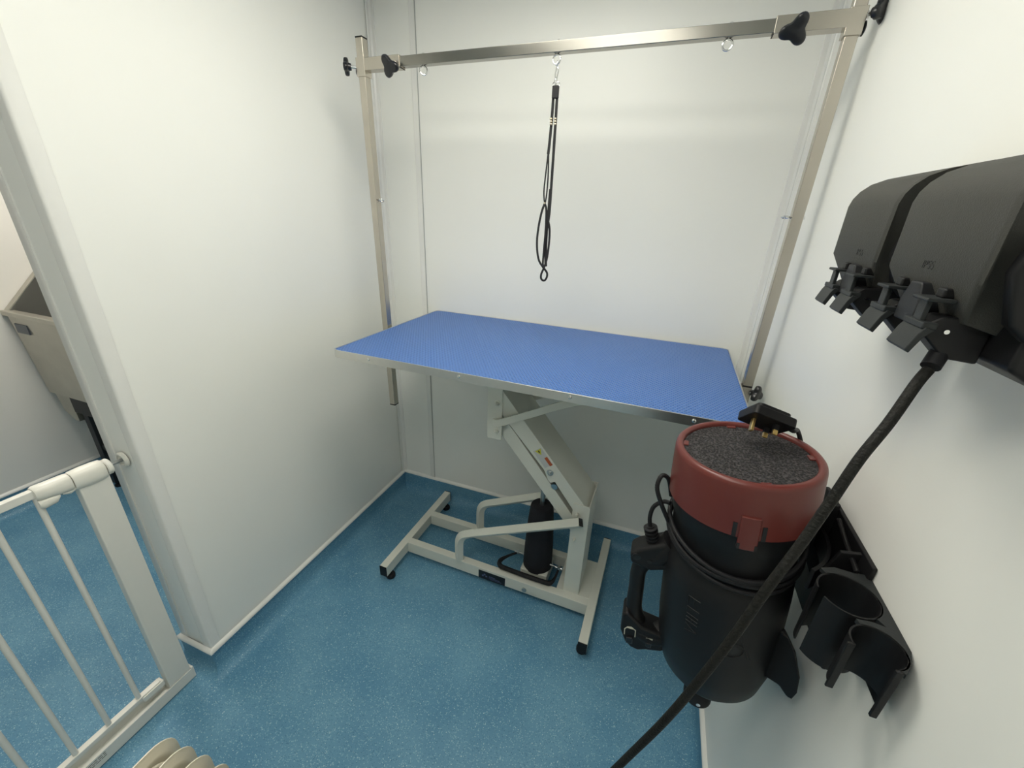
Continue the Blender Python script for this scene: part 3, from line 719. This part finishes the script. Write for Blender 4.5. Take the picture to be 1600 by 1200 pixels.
# carrying handle with switch box
bm = NB()
hp = [(-.088, 0, -.212), (-.112, 0, -.243), (-.134, 0, -.262), (-.146, 0, -.292), (-.148, 0, -.34), (-.149, 0, -.39), (-.142, 0, -.432), (-.118, 0, -.448), (-.086, 0, -.444)]
tube(bm, smooth_path(hp, 6), lerp_r([.026, .024, .018, .0145, .0145, .0155, .023, .026, .024], 6), 20, flat=(1, 1))
handle = DP('handle', bm, M['plastic'], label='black side carrying handle', ang=60)
bm = NB(); vs = prism(bm, [(-.162, -.470), (-.172, -.440), (-.170, -.395), (-.160, -.388), (-.130, -.418), (-.088, -.428), (-.086, -.470), (-.118, -.478), (-.135, -.486), (-.150, -.482)], .046, 'y', -.023); DP('switch_housing', bm, M['plastic'], handle, bevel=.008, seg=3)
bm = NB(); vs = prism(bm, [(-.162, -.262), (-.164, -.238), (-.150, -.226), (-.100, -.200), (-.088, -.225), (-.095, -.262), (-.125, -.272)], .042, 'y', -.021); DP('handle_shoulder', bm, M['plastic'], handle, bevel=.007, seg=3)
for px_, pz_, pr_ in ((-.128, -.248, .0042), (-.152, -.243, .0075)):
    bm = NB(); cyl(bm, (px_, -.0225, pz_), (px_, -.0205, pz_), pr_, 16); DP('screw_recess', bm, M['black'], handle)
bm = NB()
for pts in ([(-.163, -.447), (-.163, -.432), (-.158, -.425), (-.150, -.423), (-.142, -.429), (-.142, -.447)],):
    for A, B in zip(pts, pts[1:]): tube(bm, [(A[0], -.0236, A[1]), (B[0], -.0236, B[1])], .0010, 6)
tube(bm, [(-.159, -.0236, -.4265), (-.146, -.0236, -.4265)], .0011, 6)
box(bm, (-.121, -.0246, -.443), (-.109, -.0230, -.4395)); box(bm, (-.1105, -.0246, -.449), (-.108, -.0230, -.4395)); box(bm, (-.121, -.0246, -.447), (-.1185, -.0230, -.4395)); box(bm, (-.116, -.0246, -.4475), (-.1125, -.0230, -.4425))
DP('switch_legend', bm, M['cream'], handle, 'cream printed switch markings')
bm = NB(); box(bm, (-.159, -.0275, -.466), (-.146, -.0225, -.450)); DP('rocker_switch', bm, M['knob'], handle, bevel=.0015)
bm = NB(); box(bm, (-.121, -.0275, -.462), (-.110, -.0225, -.4515)); DP('rocker_switch', bm, M['knob'], handle, bevel=.0015)
# feet
bm = NB(); lathe(bm, [(0, -.534), (.020, -.534), (.025, -.528), (.025, -.500), (.012, -.480)], 28, Matrix.Translation((-.018, -.045, 0))); ft = DP('foot', bm, M['rubber'], label='round black rubber foot')
bm = NB(); cyl(bm, (-.018, -.0705, -.520), (-.018, -.0675, -.520), .004, 12); DP('foot_screw', bm, M['chrome'], ft)
bm = NB()
lp = [(.050, -.030, -.300), (.078, -.054, -.298), (.094, -.070, -.297), (.104, -.082, -.314), (.111, -.098, -.345), (.110, -.105, -.372), (.105, -.106, -.388), (.098, -.100, -.392), (.090, -.090, -.385), (.078, -.072, -.398), (.066, -.050, -.432), (.045, -.030, -.450)]
A = [bm.verts.new(v) for v in lp]; B = [bm.verts.new((v[0] - .004, v[1] + .024, v[2])) for v in lp]
bm.faces.new(A); bm.faces.new(B[::-1])
for i in range(len(lp)): bm.faces.new((A[i], B[i], B[(i + 1) % len(lp)], A[(i + 1) % len(lp)]))
DP('curved_leg', bm, M['plastic'], label='flared black moulded leg', ang=60, bevel=.005, seg=3)
# moulded emblem and lettering
def on_body(a, z, r=.1026): return Vector((r * math.cos(a), r * math.sin(a), z))
bm = NB(); ac = math.radians(-84)
def bpath(pts, rad=.0008, r=.1024):
    for A, B in zip(pts, pts[1:]): tube(bm, [on_body(ac + A[0] / .102, A[1], r), on_body(ac + B[0] / .102, B[1], r)], rad, 6)
bpath([(.016 * math.cos(t_), -.318 + .016 * math.sin(t_)) for t_ in [2 * PI * k / 20 for k in range(21)]])
bpath([(-.024, -.335), (0, -.268), (.024, -.335)], .0010); bpath([(-.030, -.338), (0, -.255), (.030, -.338)], .0007)
DP('moulded_emblem', bm, M['plastic'], body)
bm = NB(); vsd = [on_body(ac + x / .102, z, .1029) for x, z in ((-.011, -.318), (0, -.310), (.011, -.318), (0, -.327))]
A = [bm.verts.new(v) for v in vsd]; B = [bm.verts.new(v * .99) for v in vsd]; bm.faces.new(A); bm.faces.new(B[::-1])
for i in range(4): bm.faces.new((A[i], B[i], B[(i + 1) % 4], A[(i + 1) % 4]))
DP('diamond_mark', bm, M['black'], body, 'black diamond in the moulded emblem')
bm = NB(); ac = math.radians(-122)
strokes = [[(-.010, -.245), (.010, -.245)], [(-.010, -.245), (-.010, -.262)], [(0, -.245), (0, -.258)], [(-.010, -.268), (.010, -.268)], [(-.010, -.268), (-.010, -.276)], [(-.010, -.283), (.010, -.283)], [(-.010, -.291), (.010, -.291)], [(-.010, -.299), (.010, -.299)], [(.0, -.291), (.0, -.299)], [(-.010, -.306), (.010, -.315)], [(-.010, -.322), (.010, -.315)]]
for s_ in strokes: bpath(s_, .0009)
DP('moulded_lettering', bm, M['plastic'], body)

# ------------------------------------------------------------ holder bracket on the wall
hb = thing('wall_nozzle_holder', 'black plastic wall holder with two nozzle rings beside the dryer', 'holder', (W, -1.05, .88)); P = Part(hb, hb.location)
bm = NB(); box(bm, (W - .007, -1.060, .84), (W - .0005, -.870, 1.045)); box(bm, (W - .006, -1.165, .93), (W - .0005, -1.050, 1.022))
P('back_plate', bm, M['plastic'], bevel=.002)
bm = NB()
prism(bm, [(W - .006, 1.052), (W - .040, 1.040), (W - .050, .99), (W - .006, .90)], .006, 'y', -.935); prism(bm, [(W - .006, 1.040), (W - .030, 1.035), (W - .045, .98), (W - .006, .88)], .006, 'y', -1.030)
arc = [Vector((C0.x + .020 + .122 * math.cos(t_), -.951 + .122 * math.sin(t_), .985)) for t_ in [math.radians(-48 + 96 * k / 16) for k in range(17)]]
tube(bm, [v for v in arc if v.x < W - .003], .004, section=[(.018, .003), (-.018, .003), (-.018, -.003), (.018, -.003)], up=(0, 0, 1))
tube(bm, smooth_path([(W - .012, -.955, 1.040), (W - .014, -1.00, 1.032), (W - .016, -1.052, 1.026)], 5), .0035, 10)
P('cradle', bm, M['plastic'], bevel=.001)
# holder shelf: plate with the two openings
zp = 1.025; H1 = (1.466, -1.099); r1 = .0345; H2 = (1.4725, -1.1685); r2 = .0270
def arc2(c, r, a0, a1, n=24): return [(c[0] + r * math.cos(math.radians(a0 + (a1 - a0) * k / n)), c[1] + r * math.sin(math.radians(a0 + (a1 - a0) * k / n))) for k in range(n + 1)]
def ring_tube(bm, c, ri, ro, a0, a1, z0, z1, n=36, closed=False):
    m = n if closed else n + 1; sec = []
    for k in range(m):
        a = math.radians(a0 + (a1 - a0) * k / n)
        sec.append([bm.verts.new((c[0] + r * math.cos(a), c[1] + r * math.sin(a), z)) for r, z in ((ri, z0), (ro, z0), (ro, z1), (ri, z1))])
    for k in range(n):
        A, B = sec[k], sec[(k + 1) % m]
        for i in range(4): bm.faces.new((A[i], A[(i + 1) % 4], B[(i + 1) % 4], B[i]))
    if not closed: bm.faces.new(sec[0]); bm.faces.new(sec[-1][::-1])
bm = NB(); ring_tube(bm, H1, r1 - .0022, r1, 205, 205 + 335, zp - .100, zp)
P('nozzle_ring', bm, M['plastic'], label='closed round nozzle tube')
bm = NB(); ring_tube(bm, H2, r2 - .0020, r2, -68, 196, zp - .078, zp)
P('nozzle_clip', bm, M['plastic'], label='open C-shaped nozzle clip')
# flange plate filling between the rings and the wall
bm = NB()
def fan(c, r, angs, outer):
    for i in range(len(angs) - 1):
        a, b = math.radians(angs[i]), math.radians(angs[i + 1])
        q_ = [(c[0] + r * math.cos(a), c[1] + r * math.sin(a)), (c[0] + r * math.cos(b), c[1] + r * math.sin(b)), outer[i + 1], outer[i]]
        T_ = [bm.verts.new((x, y, zp)) for x, y in q_]; B_ = [bm.verts.new((x, y, zp - .006)) for x, y in q_]
        bm.faces.new(T_); bm.faces.new(B_[::-1])
        for j in range(4): bm.faces.new((T_[j], B_[j], B_[(j + 1) % 4], T_[(j + 1) % 4]))
xw = W - .001
fan(H1, r1 - .001, [118, 90, 65, 40, 15, -10, -35, -55], [(1.446, -1.060), (1.464, -1.052), (1.487, -1.054), (xw, -1.050), (xw, -1.085), (xw, -1.108), (xw, -1.130), (1.492, -1.136)])
fan(H2, r2 - .001, [108, 85, 60, 35, 10, -20, -50, -66], [(1.462, -1.136), (1.478, -1.134), (1.492, -1.136), (xw, -1.130), (xw, -1.152), (xw, -1.163), (1.4985, -1.180), (1.487, -1.196)])
P('flange_plate', bm, M['latch'])
for p0, p1 in (((1.441, -1.1765), (1.449, -1.1735)), ((1.4785, -1.1965), (1.4855, -1.1925))):
    bm = NB(); box(bm, (p0[0], p0[1], zp - .078), (p1[0], p1[1], zp)); P('clip_blade', bm, M['plastic'], bevel=.0008)

# ------------------------------------------------------------ safety gate
GX = -.072
g = thing('safety_gate', 'white metal safety gate fixed to the end of the partition wall', 'gate', (GX, -1.14, 0)); P = Part(g, g.location)
bm = NB(); box(bm, (GX - .013, -1.200, .034), (GX + .013, -1.138, .815)); P('stile', bm, M['gate'], bevel=.003, label='wide flat white end post')
bm = NB(); prism(bm, [(GX - .016, .005), (GX + .016, .005), (GX + .016, .046), (GX + .0135, .046), (GX + .0135, .034), (GX - .0135, .034), (GX - .0135, .060), (GX - .016, .060)], .77, 'y', -1.905)
sill = P('threshold_rail', bm, M['gate'], bevel=.0012)
bm = NB(); box(bm, (GX - .016, -1.138, .005), (GX + .016, -1.131, .050)); P('rail_end', bm, M['gate'], sill, bevel=.002)
bm = NB()
y = -1.375
random.seed(3)
for row in range(3):
    yy = -1.372
    while yy > -1.52:
        l_ = random.uniform(.004, .013); box(bm, (GX + .0160, yy - l_, .038 - row * .0062), (GX + .0163, yy, .0398 - row * .0062)); yy -= l_ + .002
P('printed_text', bm, M['engrave'], sill, 'tiny dark print on the threshold rail')
bm = NB(); box(bm, (GX - .009, -1.880, .080), (GX + .009, -1.212, .096)); P('bottom_bar', bm, M['gate'], bevel=.002)
bm = NB(); box(bm, (GX - .008, -1.880, .826), (GX + .008, -1.262, .846)); P('top_bar', bm, M['gate'], bevel=.002)
for k in range(9):
    yb = -1.266 - .0729 * k
    bm = NB(); cyl(bm, (GX, yb, .094), (GX, yb, .828), .0062, 16); P('bar', bm, M['gate'])
bm = NB(); box(bm, (GX - .013, -1.905, .062), (GX + .013, -1.882, .85)); P('far_stile', bm, M['gate'], bevel=.003)
bm = NB(); box(bm, (GX - .012, -1.262, .070), (GX + .012, -1.205, .092)); P('bottom_latch', bm, M['gplast'], bevel=.003)
def loft(bm, secs):
    R = [[bm.verts.new(v) for v in s] for s in secs]; n = len(R[0])
    for A, B in zip(R, R[1:]):
        for i in range(n): bm.faces.new((A[i], A[(i + 1) % n], B[(i + 1) % n], B[i]))
    bm.faces.new(R[0]); bm.faces.new(R[-1][::-1])
def hsec(y, zc, hw, hh, n=20):
    return [(GX + hw * (abs(math.cos(t_)) ** .75) * (1 if math.cos(t_) > 0 else -1), y, zc + hh * (abs(math.sin(t_)) ** .75) * (1 if math.sin(t_) > 0 else -1)) for t_ in [2 * PI * k / n for k in range(n)]]
bm = NB(); loft(bm, [hsec(-1.139, .824, .014, .018), hsec(-1.142, .824, .019, .024), hsec(-1.155, .824, .021, .026), hsec(-1.180, .825, .021, .026), hsec(-1.200, .826, .020, .024), hsec(-1.204, .826, .018, .022)])
hh = P('latch_handle', bm, M['gplast'], label='ivory plastic latch handle', ang=50)
bm = NB(); loft(bm, [hsec(-1.198, .812, .012, .006), hsec(-1.215, .808, .014, .008), hsec(-1.228, .812, .012, .006)]); P('thumb_catch', bm, M['gplast'], hh, ang=50)
bm = NB(); loft(bm, [hsec(-1.206, .828, .017, .021), hsec(-1.212, .828, .019, .022), hsec(-1.245, .832, .018, .019), hsec(-1.262, .834, .018, .018), hsec(-1.268, .834, .015, .015)]); P('latch_cover', bm, M['gplast'], ang=50)
bm = NB(); loft(bm, [hsec(-1.232, .812, .012, .008), hsec(-1.240, .806, .015, .012), hsec(-1.262, .806, .016, .014), hsec(-1.268, .808, .012, .010)]); P('latch_hook', bm, M['gplast'], ang=50)
bm = NB(); lathe(bm, [(.019, 0), (.021, .002), (.021, .010), (.019, .012)], 30, Matrix.Translation((GX, -1.139, .824)) @ Matrix.Rotation(-PI / 2, 4, 'X')); P('adjuster_wheel', bm, M['gate'], hh)
bm = NB(); cyl(bm, (GX, -1.130, .824), (GX, YP - .002, .824), .0042, 14)
for k in range(12): lathe(bm, [(.0042, -.0006), (.005, 0), (.0042, .0006)], 14, Matrix.Translation((GX, -1.126 + k * .0022, .824)) @ Matrix.Rotation(PI / 2, 4, 'X'), cap=False)
P('spindle', bm, M['zinc'])
bm = NB(); lathe(bm, [(.022, 0), (.022, .004), (.018, .008), (.014, .008), (.013, .005), (.006, .004)], 32, Matrix.Translation((GX, YP, .824)) @ Matrix.Rotation(PI / 2, 4, 'X')); P('wall_cup', bm, M['gplast'])

# ------------------------------------------------------------ oil radiator at the bottom edge
rd = thing('oil_filled_radiator', 'cream oil-filled radiator with ribbed fins on the blue floor', 'radiator', (.62, -1.50, 0)); P = Part(rd, rd.location)
def fin_outline(y0, y1, z0, z1, r, n=6):
    return [(y0 + .0, z0 + .03), (y0 + .02, z0)] + [(y1 - .02, z0), (y1, z0 + .03)] + [(y1 - r + r * math.cos(t_), z1 - r + r * math.sin(t_)) for t_ in [PI / 2 * k / n for k in range(n + 1)]] + [(y0 + r + r * math.cos(t_), z1 - r + r * math.sin(t_)) for t_ in [PI / 2 + PI / 2 * k / n for k in range(n + 1)]]
for k in range(7):
    xf = .5115 + .0385 * k
    o2 = fin_outline(-1.565, -1.408 + .002 * k, .10, .621, .035)
    cy = sum(p[0] for p in o2) / len(o2); cz = .36
    bm = NB()
    lev = []
    for s, dx in ((1.0, 0), (1.0, .0022), (.955, .0030), (.90, .0075), (.86, .0085), (.80, .0060)):
        lev.append([bm.verts.new((xf + dx, cy + (y - cy) * (s if s == 1 else 1 - (1 - s) * 1.3), cz + (z - cz) * (s if s == 1 else 1 - (1 - s) * .55))) for y, z in o2])
    for A, B in zip(lev, lev[1:]):
        for i in range(len(A)): bm.faces.new((A[i], A[(i + 1) % len(A)], B[(i + 1) % len(A)], B[i]))
    bm.faces.new(lev[0]); bm.faces.new(lev[-1][::-1])
    f = P('fin', bm, M['rad'], ang=50)
    bm = NB(); arc_ = [(y, z) for y, z in o2[4:]]
    yc_ = sum(p[0] for p in o2) / len(o2)
    tube(bm, [(xf + .0085, yc_ + (y - yc_) * .70, .36 + (z - .36) * .885) for y, z in arc_] , .0032, 8); P('pressed_ridge', bm, M['rad'], f)
for z in (.17, .56):
    bm = NB(); cyl(bm, (.505, -1.487, z), (.79, -1.487, z), .020); P('oil_pipe', bm, M['rad'])
bm = NB(); prism(bm, fin_outline(-1.575, -1.398, .09, .605, .05), .075, 'x', .787); P('control_housing', bm, M['gplast'], bevel=.012, seg=3)
bm = NB(); lathe(bm, [(.026, 0), (.026, .012), (.020, .016), (0, .016)], 24, Matrix.Translation((.862, -1.487, .48)) @ Matrix.Rotation(PI / 2, 4, 'Y')); P('thermostat_dial', bm, M['knob'])
for x in (.53, .78):
    bm = NB(); box(bm, (x - .012, -1.59, .040), (x + .012, -1.385, .060)); box(bm, (x - .012, -1.50, .058), (x + .012, -1.47, .17)); fr = P('foot_bracket', bm, M['black'], bevel=.002)
    for y in (-1.575, -1.400):
        bm = NB(); cyl(bm, (x - .009, y, .021), (x + .009, y, .021), .021, 24); box(bm, (x - .003, y - .004, .021), (x + .003, y + .004, .045)); P('castor', bm, M['rubber'], fr)

# ------------------------------------------------------------ steel dog bath in the side room
tb = thing('dog_bath', 'stainless steel dog bath with black legs against the side room wall', 'bath', (-1.20, -.35, 0)); P = Part(tb, tb.location)
x0, x1, yf, yb = XS + .040, -.70, -.672, -.05
bm = NB()
# front apron, narrowing slightly downward
t_ = .004
prism(bm, [(yf, .935), (yf + .004, .935), (yf + .030, .545), (yf + .026, .545)], x1 - x0, 'x', x0)
P('front_apron', bm, M['tub'], smooth=False)
bm = NB(); box(bm, (XS + .004, yf - .006, .935), (x1, yf + .030, .958)); P('front_rim', bm, M['tub'], bevel=.003)
def side_panel(x):
    bm = NB(); prism(bm, [(yf + .03, .56), (yf + .004, .935), (yf + .010, .955), (yf + .36, 1.33), (yb, 1.33), (yb, .56)], .004, 'x', x); return bm
for x in (x0, x1 - .004): P('side_panel', side_panel(x), M['tubin'], smooth=False)
for x in (XS + .006, x1 - .03):
    bm = NB(); prism(bm, [(yf - .002, .948), (yf + .360, 1.335), (yf + .372, 1.325), (yf + .012, .938)], .034, 'x', x); box(bm, (x, yf + .36, 1.318), (x + .034, yb, 1.336))
    P('side_rim', bm, M['tub'], bevel=.002)
bm = NB(); box(bm, (x0, yb - .004, .56), (x1, yb, 1.33)); P('splash_back', bm, M['tubin'], smooth=False)
bm = NB(); prism(bm, [(yf + .03, .78), (yb, .66), (yb, .655), (yf + .03, .775)], x1 - x0, 'x', x0); P('basin_floor', bm, M['tubin'], smooth=False)
bm = NB(); box(bm, (x0 + .03, yf - .0015, .862), (x0 + .125, yf + .004, .905)); nm = P('maker_plate', bm, M['grey'], label='dark grey maker label'); 
bm = NB(); prism(bm, [(x0 + .004, .545), (x0 + .125, .545), (x0 + .125, .40), (x0 + .10, .40), (x0 + .03, .44)], .30, 'y', yf + .04); P('drain_shroud', bm, M['tub'], smooth=False)
bm = NB(); box(bm, (x0 + .13, yf + .035, .455), (x1 - .05, yf + .30, .545)); P('under_tray', bm, M['black'], bevel=.003)
for x in (x0 + .15, x1 - .10):
    for y in (yf + .05, yb - .09):
        bm = NB(); box(bm, (x, y, .03), (x + .045, y + .045, .456)); lg = P('leg', bm, M['black'], bevel=.003, label='black square leg')
        bm = NB(); lathe(bm, [(.02, 0), (.02, .01), (.008, .014), (.008, .031)], 20, Matrix.Translation((x + .022, y + .022, 0))); P('foot', bm, M['rubber'], lg)
for ya in (yf + .055, yb - .085):
    bm = NB(); box(bm, (x0 + .195, ya, .24), (x1 - .10, ya + .035, .275)); P('leg_rail', bm, M['black'], bevel=.002)
